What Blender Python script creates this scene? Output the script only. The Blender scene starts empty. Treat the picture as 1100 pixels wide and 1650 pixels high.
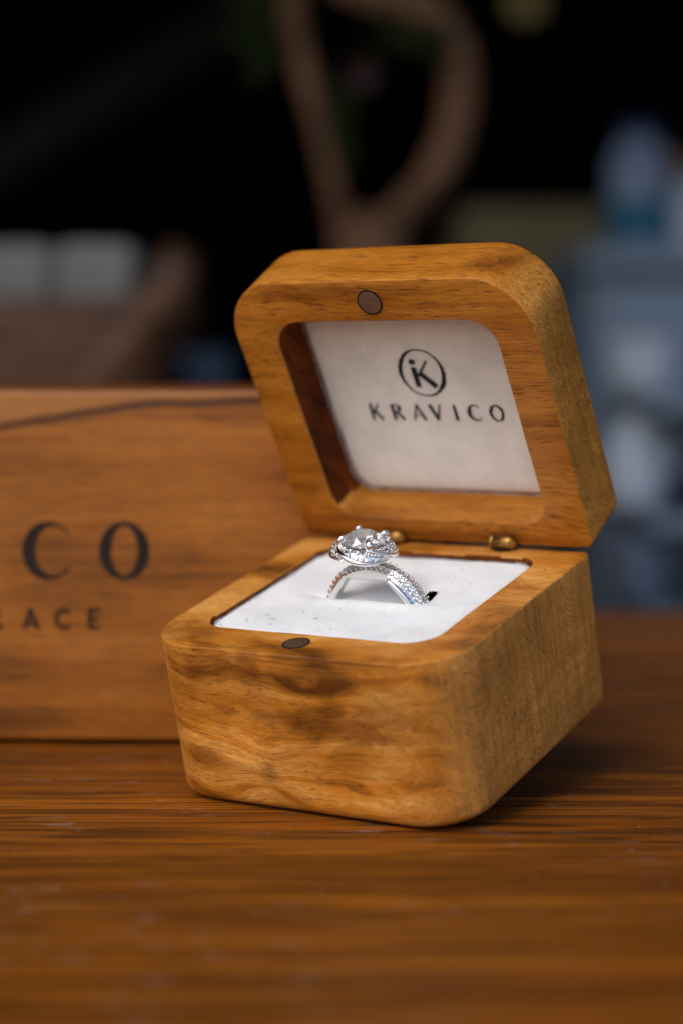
import bpy, bmesh, math, random
from mathutils import Vector, Matrix, noise as mnoise
random.seed(7)
R = math.radians
S = 0.001                                   # geometry below is written in millimetres
sc = bpy.context.scene
COL = sc.collection

# ---------------------------------------------------------------- camera, world, sun, exposure
cam = bpy.data.cameras.new('camera')
cam.sensor_fit = 'VERTICAL'; cam.sensor_height = 36.0; cam.sensor_width = 24.0
cam.lens = 68.3
cam.clip_start = 0.02; cam.clip_end = 400.0
cam.dof.use_dof = True; cam.dof.focus_distance = 0.327; cam.dof.aperture_fstop = 7.6
co = bpy.data.objects.new('camera', cam); COL.objects.link(co)
co.location = (0, 0, 0.07296); co.rotation_euler = (R(90 - 3.98), 0, 0)
sc.camera = co

SUN_EL, SUN_AZ = 48.0, 216.0                # light comes from behind and left of the camera
w = bpy.data.worlds.new("World"); sc.world = w; w.use_nodes = True
nt = w.node_tree
sky = nt.nodes.new('ShaderNodeTexSky'); sky.sky_type = 'NISHITA'; sky.sun_disc = False
sky.sun_elevation = R(SUN_EL); sky.sun_rotation = R(SUN_AZ)
sky.air_density = 1.0; sky.dust_density = 2.5; sky.ozone_density = 1.0
nt.links.new(sky.outputs[0], nt.nodes['Background'].inputs[0])
nt.nodes['Background'].inputs[1].default_value = 0.15
sl = bpy.data.lights.new('sun', 'SUN'); sl.energy = 1.2; sl.angle = R(40); sl.color = (1.0, 0.95, 0.88)
so = bpy.data.objects.new('sun', sl); COL.objects.link(so)
el, az = R(SUN_EL), R(SUN_AZ)
so.rotation_euler = Vector((math.sin(az) * math.cos(el), math.cos(az) * math.cos(el), math.sin(el))).to_track_quat('Z', 'Y').to_euler()
sc.view_settings.view_transform = 'Standard'; sc.view_settings.look = 'None'
sc.view_settings.exposure = 0.14; sc.view_settings.gamma = 1.0
sc.cycles.max_bounces = 14; sc.cycles.transmission_bounces = 12; sc.cycles.sample_clamp_indirect = 6.0
sc.cycles.use_denoising = True

# ---------------------------------------------------------------- object helpers
def link(name, me, parent=None, mat=None, loc=None, rot=None, kind=None):
    o = bpy.data.objects.new(name, me); COL.objects.link(o)
    if parent is not None: o.parent = parent
    if mat is not None and me is not None and not me.materials: me.materials.append(mat)
    if loc is not None: o.location = [c * S for c in loc]
    if rot is not None: o.rotation_euler = rot
    if kind: o['kind'] = kind
    return o

def thing(name, label, cat, loc=(0, 0, 0), rot=(0, 0, 0), group=None):
    o = link(name, None, loc=loc, rot=rot); return tag(o, label, cat, group)

def tag(o, label, cat, group=None):
    o['label'] = label; o['category'] = cat
    if group: o['group'] = group
    return o

def mesh(name, verts, faces, smooth=True, scale=S):
    me = bpy.data.meshes.new(name)
    me.from_pydata([(v[0] * scale, v[1] * scale, v[2] * scale) for v in verts], [], faces)
    me.validate(); me.update()
    bm = bmesh.new(); bm.from_mesh(me); bmesh.ops.recalc_face_normals(bm, faces=bm.faces); bm.to_mesh(me); bm.free()
    if smooth:
        for p in me.polygons: p.use_smooth = True
    return me

def auto_sharp(me, deg):
    bm = bmesh.new(); bm.from_mesh(me)
    for e in bm.edges:
        if len(e.link_faces) == 2 and e.calc_face_angle(0) > R(deg): e.smooth = False
    bm.to_mesh(me); bm.free(); return me

def rrect(x0, x1, y0, y1, rads, n=10, m=6):
    """rounded rectangle, counter-clockwise from the front-left corner; rads = FL, FR, BR, BL"""
    cs = [(x0, y0, 180, 0), (x1, y0, 270, 1), (x1, y1, 0, 2), (x0, y1, 90, 3)]
    sg = [(1, 1), (-1, 1), (-1, -1), (1, -1)]
    out = []
    arcs = []
    for (cx, cy, a0, k), (sx, sy) in zip(cs, sg):
        r = rads[k]; ox, oy = cx + sx * r, cy + sy * r
        arcs.append([(ox + r * math.cos(R(a0 + 90 * i / n)), oy + r * math.sin(R(a0 + 90 * i / n))) for i in range(n + 1)])
    for k in range(4):
        out += arcs[k]
        a, b = arcs[k][-1], arcs[(k + 1) % 4][0]
        out += [(a[0] + (b[0] - a[0]) * i / m, a[1] + (b[1] - a[1]) * i / m) for i in range(1, m)]
    return out

def inset(x0, x1, y0, y1, rads, d):
    return (x0 + d, x1 - d, y0 + d, y1 - d, [max(0.15, r - d) for r in rads])

def loft(loops, cap0=True, cap1=True, closed=True):
    n = len(loops[0]); V = [v for l in loops for v in l]; F = []
    for a in range(len(loops) - 1):
        for i in range(n if closed else n - 1):
            j = (i + 1) % n
            F.append((a * n + i, a * n + j, (a + 1) * n + j, (a + 1) * n + i))
    if cap0: F.append(tuple(reversed(range(n))))
    if cap1: F.append(tuple(range((len(loops) - 1) * n, len(loops) * n)))
    return V, F

def tube(path, radii, n=12, flat=1.0):
    """swept tube through path with a radius per point"""
    P = [Vector(p) for p in path]; loops = []
    up = Vector((0, 0, 1))
    for i, p in enumerate(P):
        t = (P[min(i + 1, len(P) - 1)] - P[max(i - 1, 0)]).normalized()
        if i == 0:
            a = t.cross(up);  a = a if a.length > .05 else t.cross(Vector((0, 1, 0)))
            a.normalize()
        else:
            a = (a - t * a.dot(t)).normalized()
        b = t.cross(a)
        r = radii[i] if hasattr(radii, '__len__') else radii
        loops.append([tuple(p + a * (r * math.cos(2 * math.pi * k / n)) + b * (r * flat * math.sin(2 * math.pi * k / n))) for k in range(n)])
    return loft(loops)

def lathe(prof, n=32, cx=0, cy=0):
    loops = [[(cx + r * math.cos(2 * math.pi * k / n), cy + r * math.sin(2 * math.pi * k / n), z) for k in range(n)] for r, z in prof]
    return loft(loops)

def box(x0, x1, y0, y1, z0, z1, b=1.0, n=3):
    """box with rounded edges"""
    loops = []
    b = min(b, (x1 - x0) * .45, (y1 - y0) * .45, (z1 - z0) * .45)
    for i in range(n + 1):
        a = R(90) * i / n
        x = inset(x0, x1, y0, y1, [b] * 4, b * (1 - math.sin(a)))
        loops.append([(px, py, z0 + b * (1 - math.cos(a))) for px, py in rrect(*x, n=3, m=2)])
    for i in range(n + 1):
        a = R(90) * (1 - i / n)
        x = inset(x0, x1, y0, y1, [b] * 4, b * (1 - math.sin(a)))
        loops.append([(px, py, z1 - b * (1 - math.cos(a))) for px, py in rrect(*x, n=3, m=2)])
    return loft(loops)

def join(*vf):
    V, F = [], []
    for v, f in vf:
        k = len(V); V += v; F += [tuple(i + k for i in q) for q in f]
    return V, F

# ---------------------------------------------------------------- material helpers
class NT:
    def __init__(s, name):
        s.m = bpy.data.materials.new(name); s.m.use_nodes = True
        s.t = s.m.node_tree; s.bsdf = s.t.nodes['Principled BSDF']; s.out = s.t.nodes['Material Output']
    def n(s, typ, **kw):
        nd = s.t.nodes.new(typ)
        for k, v in kw.items(): setattr(nd, k, v)
        return nd
    def put(s, sock, v):
        if hasattr(v, 'is_output'): s.t.links.new(v, sock)
        elif v is not None: sock.default_value = v
    def math(s, op, a, b=None, c=None, clamp=False):
        nd = s.n('ShaderNodeMath', operation=op, use_clamp=clamp)
        s.put(nd.inputs[0], a)
        if b is not None: s.put(nd.inputs[1], b)
        if c is not None: s.put(nd.inputs[2], c)
        return nd.outputs[0]
    def vec(s, op, a, b=None):
        nd = s.n('ShaderNodeVectorMath', operation=op); s.put(nd.inputs[0], a)
        if b is not None:
            if op == 'SCALE': s.put(nd.inputs[3], b)
            else: s.put(nd.inputs[1], b)
        return nd.outputs['Value'] if op in ('LENGTH', 'DISTANCE', 'DOT_PRODUCT') else nd.outputs[0]
    def noise(s, v, scale=1.0, detail=3.0, rough=.5, dist=0.0, col=False):
        nd = s.n('ShaderNodeTexNoise'); s.put(nd.inputs['Vector'], v)
        nd.inputs['Scale'].default_value = scale; nd.inputs['Detail'].default_value = detail
        nd.inputs['Roughness'].default_value = rough; nd.inputs['Distortion'].default_value = dist
        return nd.outputs['Color' if col else 'Fac']
    def ramp(s, f, stops, interp='LINEAR'):
        nd = s.n('ShaderNodeValToRGB'); s.put(nd.inputs[0], f); cr = nd.color_ramp; cr.interpolation = interp
        while len(cr.elements) > 1: cr.elements.remove(cr.elements[-1])
        for i, (p, c) in enumerate(stops):
            e = cr.elements[0] if i == 0 else cr.elements.new(p)
            e.position = p; e.color = (*c, 1) if len(c) == 3 else c
        return nd.outputs[0]
    def sstep(s, f, a, b):
        nd = s.n('ShaderNodeMapRange', interpolation_type='SMOOTHSTEP'); s.put(nd.inputs[0], f)
        nd.inputs[1].default_value = a; nd.inputs[2].default_value = b
        return nd.outputs[0]
    def mix(s, f, a, b, blend='MIX'):
        nd = s.n('ShaderNodeMix', data_type='RGBA', blend_type=blend); s.put(nd.inputs[0], f)
        s.put(nd.inputs[6], (*a, 1) if isinstance(a, tuple) and len(a) == 3 else a)
        s.put(nd.inputs[7], (*b, 1) if isinstance(b, tuple) and len(b) == 3 else b)
        return nd.outputs[2]
    def comb(s, x, y, z):
        nd = s.n('ShaderNodeCombineXYZ')
        for i, v in enumerate((x, y, z)): s.put(nd.inputs[i], v)
        return nd.outputs[0]
    def pos(s, off=(0, 0, 0)):
        tc = s.n('ShaderNodeTexCoord').outputs['Object']
        return s.vec('ADD', s.vec('SCALE', tc, 1000.0), off)
    def bump(s, h, dist_mm, strength=1.0, normal=None):
        nd = s.n('ShaderNodeBump'); s.put(nd.inputs['Height'], h)
        nd.inputs['Strength'].default_value = strength; nd.inputs['Distance'].default_value = dist_mm * S
        if normal is not None: s.put(nd.inputs['Normal'], normal)
        return nd.outputs[0]
    def set(s, **kw):
        for k, v in kw.items(): s.put(s.bsdf.inputs[k.replace('_', ' ')], (*v, 1) if isinstance(v, tuple) and len(v) == 3 else v)
        return s

def srgb(r, g, b):
    f = lambda c: (c / 255 / 12.92) if c / 255 <= .04045 else ((c / 255 + .055) / 1.055) ** 2.4
    return (f(r), f(g), f(b))

def plain(name, col, rough=.6, metal=0.0, spec=.4, var=.25, scale=.2, bump=0.0):
    k = NT(name); P = k.pos()
    f = k.noise(P, scale, 5, .6)
    lo = tuple(c * (1 - var) for c in col); hi = tuple(min(1, c * (1 + var)) for c in col)
    k.set(Base_Color=k.ramp(f, [(.3, lo), (.7, hi)]), Roughness=rough, Metallic=metal, Specular_IOR_Level=spec)
    if bump: k.set(Normal=k.bump(k.noise(P, scale * 6, 4, .6), bump))
    return k.m

def wood(name, light, mid, dark, off=(0, 0, 0), pith=(25, -70), freq=.32, warp=7.0, pores=.55, streak=.5, cloud=.5,
         rough=.42, coat=0.0, blobs=(), knots=(), extra=None, xs=1.0, spec=.28, endgrain=None, bumpd=.06):
    """solid wood, grain along local X; blobs: (centre, size, strength) stains of the figure in mm"""
    k = NT(name); P0 = k.pos(); P = k.vec('ADD', P0, off)
    wn = k.noise(k.vec('MULTIPLY', P, (.016 * xs, .045, .045)), 1.0, 3, .5, col=True)
    Pw = k.vec('ADD', P, k.vec('SCALE', k.vec('SUBTRACT', wn, (.5, .5, .5)), warp * 2))
    for c, rad, amt in knots:                # grain swirls round a knot
        d = k.vec('LENGTH', k.vec('SUBTRACT', P0, c))
        g = k.math('POWER', 2.718, k.math('MULTIPLY', k.math('POWER', k.math('DIVIDE', d, rad), 2.0), -1.0))
        Pw = k.vec('ADD', Pw, k.vec('SCALE', k.vec('SUBTRACT', P0, c), k.math('MULTIPLY', g, amt)))
    sp = k.n('ShaderNodeSeparateXYZ'); k.put(sp.inputs[0], Pw)
    dy = k.math('SUBTRACT', sp.outputs[1], pith[0]); dz = k.math('SUBTRACT', sp.outputs[2], pith[1])
    d = k.math('SQRT', k.math('ADD', k.math('MULTIPLY', dy, dy), k.math('MULTIPLY', dz, dz)))
    rv = k.comb(k.math('MULTIPLY', sp.outputs[0], .004 * xs), k.math('MULTIPLY', d, freq), 0.0)
    ring = k.noise(rv, 1.0, 4, .6)
    cl = k.noise(k.vec('MULTIPLY', Pw, (.035 * xs, .07, .07)), 1.0, 3, .55)
    f = k.math('ADD', k.math('MULTIPLY', ring, 1 - cloud), k.math('MULTIPLY', cl, cloud))
    col = k.ramp(f, [(.36, dark), (.47, mid), (.60, light)])
    st = k.noise(k.vec('MULTIPLY', Pw, (.05 * xs, 1.7, 1.7)), 1.0, 5, .65)
    sm = k.ramp(st, [(.25, (1 - streak * .75,) * 3), (.5, (1, 1, 1)), (.75, (1 + streak * .25,) * 3)])
    col = k.mix(1.0, col, sm, 'MULTIPLY')
    fi = k.noise(k.vec('MULTIPLY', P, (.5 * xs, 3.5, 3.5)), 1.0, 2, .5)      # fine fibre
    col = k.mix(1.0, col, k.ramp(fi, [(.25, (.82,) * 3), (.75, (1.14,) * 3)]), 'MULTIPLY')
    pn = k.noise(k.vec('MULTIPLY', Pw, (.28 * xs, 3.4, 3.4)), 1.0, 1, .4)     # open pores
    pm = k.math('MULTIPLY', k.sstep(pn, .58, .70), pores)
    dk = tuple(c * .32 for c in dark)
    for c, size, amt in blobs:
        v = k.vec('DIVIDE', k.vec('SUBTRACT', P0, c), size)
        nz = k.noise(k.vec('MULTIPLY', P, (.10, .22, .22)), 1.0, 6, .7, col=True)
        v = k.vec('ADD', v, k.vec('SCALE', k.vec('SUBTRACT', nz, (.5, .5, .5)), 2.6))
        m = k.math('MULTIPLY', k.math('SUBTRACT', 1.0, k.sstep(k.vec('LENGTH', v), .25, 1.15)), abs(amt))
        col = k.mix(m, col, (.36, .27, .19) if amt > 0 else (1.45, 1.42, 1.45), 'MULTIPLY')
    if endgrain:                             # the sawn ends are yellower and flecked with pores
        ge = k.n('ShaderNodeNewGeometry').outputs['Normal']
        ob = k.n('ShaderNodeVectorTransform', vector_type='NORMAL', convert_from='WORLD', convert_to='OBJECT')
        k.put(ob.inputs[0], ge)
        s2 = k.n('ShaderNodeSeparateXYZ'); k.put(s2.inputs[0], ob.outputs[0])
        s3 = k.n('ShaderNodeSeparateXYZ'); k.put(s3.inputs[0], P); P0x, P0y, P0z = s3.outputs
        em = k.sstep(k.math('ABSOLUTE', s2.outputs[0]), .45, .95)
        vn = k.n('ShaderNodeTexVoronoi'); k.put(vn.inputs['Vector'], k.vec('MULTIPLY', k.comb(P0x, k.math('ADD', P0y, k.math('MULTIPLY', P0z, .35)), k.math('SUBTRACT', P0z, k.math('MULTIPLY', P0y, .35))), (.3, 2.1, .5))); vn.inputs['Scale'].default_value = 1.0
        dot = k.math('SUBTRACT', 1.0, k.sstep(vn.outputs['Distance'], .15, .40))
        rays = k.noise(k.vec('MULTIPLY', k.comb(0.0, k.math('MULTIPLY', k.math('ADD', sp.outputs[1], sp.outputs[2]), .7), k.math('MULTIPLY', k.math('SUBTRACT', sp.outputs[1], sp.outputs[2]), .12)), (1, 2.6, 2.6)), 1.0, 3, .6)
        patch = k.sstep(k.noise(P, .13, 3, .6), .38, .62)
        ec = k.mix(.85, col, endgrain)
        ec = k.mix(k.math('MULTIPLY', dot, k.math('ADD', .10, k.math('MULTIPLY', patch, .38))), ec, dk)
        ec = k.mix(1.0, ec, k.ramp(rays, [(.3, (.72,) * 3), (.6, (1.08,) * 3)]), 'MULTIPLY')
        s4 = k.n('ShaderNodeSeparateXYZ'); k.put(s4.inputs[0], k.vec('ADD', P, k.vec('SCALE', k.vec('SUBTRACT', wn, (.5, .5, .5)), 4.0)))
        ey = k.math('SUBTRACT', s4.outputs[1], pith[0] + 30); ez = k.math('SUBTRACT', s4.outputs[2], pith[1] + 30)
        ring2 = k.noise(k.comb(0.0, k.math('MULTIPLY', k.math('SQRT', k.math('ADD', k.math('MULTIPLY', ey, ey), k.math('MULTIPLY', ez, ez))), .22), 3.0), 1.0, 4, .6)
        ec = k.mix(1.0, ec, k.ramp(k.noise(P, .075, 3, .6), [(.35, (.80,) * 3), (.62, (1.12,) * 3)]), 'MULTIPLY')
        sv = k.noise(k.comb(P0x, k.math('MULTIPLY', P0y, .55), k.math('MULTIPLY', P0z, .035)), 1.0, 4, .65)
        ec = k.mix(.65, ec, k.mix(1.0, ec, k.ramp(sv, [(.36, (.72,) * 3), (.58, (1.12,) * 3)]), 'MULTIPLY'))
        arcs = k.ramp(ring2, [(.36, (.66,) * 3), (.55, (1.04,) * 3)])
        ec = k.mix(.55, ec, k.mix(1.0, ec, arcs, 'MULTIPLY'))
        col = k.mix(em, col, ec)
    col = k.mix(pm, col, dk)
    if extra: col = extra(k, P0, col)
    h = k.math('SUBTRACT', k.math('MULTIPLY', fi, .5), k.math('MULTIPLY', pm, 1.4))
    rg = k.math('ADD', rough - .08, k.math('MULTIPLY', st, .2))
    k.set(Base_Color=col, Roughness=rg, Specular_IOR_Level=spec, Normal=k.bump(h, bumpd, .9))
    if coat: k.set(Coat_Weight=coat, Coat_Roughness=.22)
    return k.m

# ---------------------------------------------------------------- materials
W_L, W_M, W_D = srgb(216, 154, 76), srgb(184, 114, 34), srgb(98, 54, 10)
M = {}
M['box_base'] = wood('teak_box', W_L, W_M, W_D, pores=.38, streak=.40, xs=1.15, off=(11, 3, 40), pith=(20, -60), freq=.40, warp=10, cloud=.62,
    endgrain=srgb(208, 146, 72),
    knots=[((-6.9, 0, 7), 5.0, 1.1)],
    blobs=[((-17, 0, 25), (9, 8, 4), 0.74), ((-7, 0, 25.5), (5, 8, 5), 0.70), ((-19, 0, 8.5), (6, 6, 2.6), 0.70), ((-6.9, 0, 7), (2.4, 4, 2.0), 0.62),
           ((9, 0, 17), (12, 6, 4.2), 0.70), ((19, 0, 20), (9, 6, 6), 0.47), ((-1, 0, 17), (9, 6, 3.5), 0.47), ((-11, 0, 13), (12, 4, 5), -0.70), ((8, 0, 5), (16, 4, 4), -0.60),
           ((-24, 6, 29), (6, 5, 2), 0.55), ((28, 26, 29), (6, 5, 2), 0.62), ((27, 36, 29), (5, 2.5, 2), 0.39), ((30, 8, 8), (3, 2.5, 14), 0.43)])
M['box_lid'] = wood('teak_lid', srgb(190, 122, 40), srgb(166, 99, 23), srgb(108, 59, 11), off=(-37, 21, 9), pith=(-40, -90), freq=.30, warp=5, cloud=.45,
    streak=.45, endgrain=srgb(208, 146, 66),
    blobs=[((-4, 0, 53), (26, 4, 2.0), .55), ((24, 6, 55), (7, 8, 4), .45), ((29, 2, 22), (4, 2, 2), .35), ((0, 0, 2), (24, 3, 1.6), .3)])
M['recess'] = wood('teak_recess_shaded', srgb(124, 62, 16), srgb(88, 42, 9), srgb(48, 20, 4), off=(3, 61, 9), pith=(-40, -50), freq=.5, warp=6, rough=.75, streak=.8, spec=.1, bumpd=.2)  # rough recess wood, with the shade of the inner walls put into its colour
def seam(k, P, col):
    # pale sapwood above a dark curved growth line near the top of the front
    sp = k.n('ShaderNodeSeparateXYZ'); k.put(sp.inputs[0], P)
    wv = k.math('MULTIPLY', k.math('SUBTRACT', k.noise(k.vec('MULTIPLY', P, (.05, .1, .1)), 1, 3), .5), 2.2)
    crv = k.math('MINIMUM', k.math('ADD', 67.0, k.math('MULTIPLY', sp.outputs[0], .16)), k.math('ADD', 67.1, k.math('MULTIPLY', sp.outputs[0], .046)))
    d = k.math('ADD', k.math('SUBTRACT', sp.outputs[2], crv), wv)
    band = k.math('SUBTRACT', 1.0, k.sstep(k.math('ABSOLUTE', d), .15, 1.5))
    col = k.mix(k.math('MULTIPLY', k.sstep(d, 0.0, 1.2), .4), col, srgb(168, 116, 66))
    col = k.mix(k.math('MULTIPLY', band, .8), col, srgb(52, 27, 14))
    return k.mix(k.math('MULTIPLY', k.sstep(sp.outputs[2], 69.5, 70.4), .9), col, srgb(92, 48, 14))
M['big_box'] = wood('teak_case', srgb(172, 106, 36), srgb(150, 88, 24), srgb(100, 56, 13), off=(90, 5, 14), pith=(30, -150), freq=.16, warp=4, cloud=.5, xs=.6,
    streak=.35, pores=.35, blobs=[((-62, 0, 12), (26, 5, 1.6), .5), ((-52, 0, 9.6), (22, 5, 1.1), .4), ((-30, 0, 14), (24, 5, 1.2), .4), ((-20, 0, 46), (14, 5, 14), .22), ((-40, 0, 60), (30, 6, 1.0), .3)], extra=seam)

def scuffs(k, P, col):
    # pale dust and rubbed varnish lying along the grain
    n1 = k.noise(k.vec('MULTIPLY', P, (.10, .45, 1)), 1.0, 6, .72)
    n2 = k.noise(k.vec('MULTIPLY', P, (.018, .035, 1)), 1.0, 2, .5)
    m = k.math('MULTIPLY', k.sstep(n1, .56, .68), k.sstep(n2, .42, .60))
    col = k.mix(k.math('MULTIPLY', m, .45), col, srgb(165, 158, 155))
    n3 = k.noise(k.vec('MULTIPLY', P, (.55, .45, 1)), 1.0, 2, .5)
    spk = k.math('MULTIPLY', k.sstep(n3, .72, .76), .4)
    return k.mix(spk, col, srgb(170, 165, 165))
def table_wood():
    k = NT('table_teak'); P = k.pos()
    wn = k.noise(k.vec('MULTIPLY', P, (.006, .03, .03)), 1.0, 3, .5, col=True)
    Pw = k.vec('ADD', P, k.vec('MULTIPLY', k.vec('SUBTRACT', wn, (.5, .5, .5)), (10, 6, 0)))
    broad = k.noise(k.vec('MULTIPLY', Pw, (.0022, .045, 1)), 1.0, 3, .55)
    band = k.noise(k.vec('MULTIPLY', Pw, (.004, .22, 1)), 1.0, 4, .6)
    line = k.noise(k.vec('MULTIPLY', Pw, (.010, .85, 1)), 1.0, 4, .7)
    pore = k.noise(k.vec('MULTIPLY', Pw, (.03, 1.7, 1)), 1.0, 2, .5)
    f = k.math('ADD', k.math('MULTIPLY', broad, .5), k.math('MULTIPLY', band, .5))
    col = k.ramp(f, [(.30, srgb(108, 58, 6)), (.48, srgb(144, 80, 9)), (.68, srgb(172, 101, 14))])
    def contour(fx, fy, wid, seed):          # thin dark vessel lines running along the grain
        n = k.noise(k.vec('ADD', k.vec('MULTIPLY', Pw, (fx, fy, 1)), (seed, seed, seed)), 1.0, 2, .5)
        return k.math('SUBTRACT', 1.0, k.sstep(k.math('ABSOLUTE', k.math('SUBTRACT', n, .5)), wid * .25, wid))
    rn = k.noise(k.vec('MULTIPLY', Pw, (.0032, .10, 1)), 1.0, 3, .5)      # growth rings cut along the board
    tri = k.math('ABSOLUTE', k.math('SUBTRACT', k.math('FRACT', k.math('MULTIPLY', rn, 19.0)), .5))
    rl = k.math('SUBTRACT', 1.0, k.sstep(tri, .03, .18))
    rg2 = k.sstep(k.noise(k.vec('MULTIPLY', P, (.02, .16, 1)), 1.0, 3, .6), .36, .60)
    col = k.mix(k.math('MULTIPLY', k.math('MULTIPLY', rl, rg2), .95), col, srgb(26, 11, 2))
    gate = k.sstep(k.noise(k.vec('MULTIPLY', P, (.012, .30, 1)), 1.0, 2, .5), .40, .56)
    col = k.mix(k.math('MULTIPLY', k.math('MULTIPLY', contour(.0045, .20, .024, 3.1), gate), .75), col, srgb(44, 20, 4))
    col = k.mix(k.math('MULTIPLY', contour(.007, .50, .055, 7.7), .7), col, srgb(44, 19, 4))
    col = k.mix(k.math('MULTIPLY', k.sstep(line, .50, .62), .45), col, srgb(70, 33, 6))
    col = k.mix(k.math('MULTIPLY', k.sstep(pore, .58, .64), .6), col, srgb(40, 17, 4))
    col = scuffs(k, P, col)
    h = k.math('SUBTRACT', k.math('MULTIPLY', line, .8), k.math('MULTIPLY', k.sstep(pore, .58, .7), .8))
    k.set(Base_Color=col, Roughness=k.math('ADD', .40, k.math('MULTIPLY', band, .16)), Specular_IOR_Level=.25, Normal=k.bump(h, .05, .8))
    return k.m
M['table'] = table_wood()

def felt(name, col, specks):
    k = NT(name); P = k.pos()
    a = k.noise(P, .12, 4, .6); b = k.noise(P, 3.0, 3, .7)
    lo = tuple(c * .90 for c in col)
    c = k.mix(k.sstep(a, .35, .65), lo, col)
    c = k.mix(1.0, c, k.ramp(b, [(.25, (.88,) * 3), (.7, (1.04,) * 3)]), 'MULTIPLY')
    if specks:
        v = k.n('ShaderNodeTexVoronoi'); k.put(v.inputs['Vector'], k.vec('MULTIPLY', P, (.16, .21, .21))); v.inputs['Scale'].default_value = 1.0
        c = k.mix(k.math('MULTIPLY', k.math('SUBTRACT', 1.0, k.sstep(v.outputs['Distance'], .02, .06)), specks), c, srgb(90, 70, 50))
    k.set(Base_Color=c, Roughness=.95, Specular_IOR_Level=.1, Sheen_Weight=.25, Sheen_Roughness=.5, Normal=k.bump(k.noise(P, 2.2, 5, .75), .12, .8))
    return k.m
M['felt'] = felt('white_felt', (.86, .875, .89), .0)
M['felt_lid'] = felt('cream_felt', (.90, .84, .77), .0)
M['slit_black'] = plain('near_black_liner', (.012, .011, .010), .95, spec=.05, scale=2)  # near-black liner set under the hole in the felt
M['ink'] = plain('black_print', (.022, .021, .024), .85, spec=.15, scale=2)
M['burn'] = plain('burnt_engraving', (.022, .014, .011), .8, spec=.2, scale=2.5, var=.6)
M['silver'] = NT('white_gold').set(Base_Color=(.93, .925, .92), Metallic=1.0, Roughness=.07).m
M['silver_satin'] = NT('white_gold_satin').set(Base_Color=(.95, .94, .92), Metallic=1.0, Roughness=.22).m
M['diamond'] = NT('diamond').set(Base_Color=(1, 1, 1), Roughness=0.0, IOR=2.42, Transmission_Weight=.84, Specular_IOR_Level=.6).m
M['pave'] = NT('pave_diamond').set(Base_Color=(1, 1, 1), Roughness=0.0, IOR=2.42, Transmission_Weight=.94).m
def brass():
    k = NT('aged_brass'); P = k.pos()
    n = k.noise(P, 1.1, 5, .7)
    k.set(Base_Color=k.ramp(n, [(.3, srgb(70, 48, 22)), (.5, srgb(150, 108, 48)), (.7, srgb(200, 160, 90))]), Metallic=.9, Roughness=k.math('ADD', .22, k.math('MULTIPLY', n, .3)), Normal=k.bump(n, .08, .6))
    return k.m
M['brass'] = brass()
M['magnet_lid'] = plain('dusty_steel', srgb(126, 98, 78), .42, metal=.55, scale=1.6, var=.3, bump=.06)
M['magnet'] = plain('dark_steel', srgb(104, 88, 74), .4, metal=.6, scale=1.6, var=.3, bump=.06)
M['gap'] = plain('dark_gap', (.012, .008, .006), .8, spec=.2, scale=1)

# ---------------------------------------------------------------- ring box
LOC = (-5.661, 319.566, 0.0); YAW, TILT = R(-32.57), R(15.08)
ring_box = thing('ring_box', 'small open wooden ring box tipped forward on the table, white felt inside', 'ring box', LOC, (TILT, 0, YAW))
BW, BD, BH = 30.0, 54.6, 28.9
base = (-BW, BW, 0.0, BD); brad = [10.5, 10.5, 1.6, 1.6]
cav = (-22.8, 22.2, 9.0, 49.9); crad = [4.6, 5.4, 4.2, 4.2]

def wob(v, a=.10, s=.11):
    n = mnoise.noise_vector(Vector(v) * s)
    return (v[0] + n.x * a, v[1] + n.y * a, v[2] + n.z * a)

def shell(out, orad, inn, irad, top, low, depth, fil_low, fil_top=.35, draft=.0, n=10, m=10):
    """hollow block: outline out, opening inn; rim at z=top, other side z=low (rounded), opening cut to depth"""
    L = []
    ring = lambda spec, z: [wob((x, y, z)) for x, y in rrect(*spec, n=n, m=m)]
    for i in range(7):
        a = R(90) * i / 6
        L.append(ring(inset(*out, orad, fil_low * (1 - math.sin(a))), low + math.copysign(fil_low, top - low) * (1 - math.cos(a))))
    sg = math.copysign(1, top - low)
    for t in (.2, .4, .6, .8): L.append(ring((*out, orad), low + (top - low) * t))
    for i in range(4):
        a = R(90) * i / 3
        L.append(ring(inset(*out, orad, fil_top * (1 - math.cos(a))), top - sg * fil_top * (1 - math.sin(a))))
    L.append(ring(inset(*inn, irad, -.22), top))
    L.append(ring(inset(*inn, irad, 0), top - sg * .22))
    for t in (.33, .66, 1): L.append(ring(inset(*inn, irad, draft * t), top - sg * depth * t))
    return L

def shell_mesh(name, L):
    V, F = loft(L); me = mesh(name, V, F); return auto_sharp(me, 38)

bm_me = shell_mesh('base_body', shell(base, brad, cav, crad, BH, 0.0, 14.0, 2.0))
body = link('base', bm_me, ring_box, M['box_base'])

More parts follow.
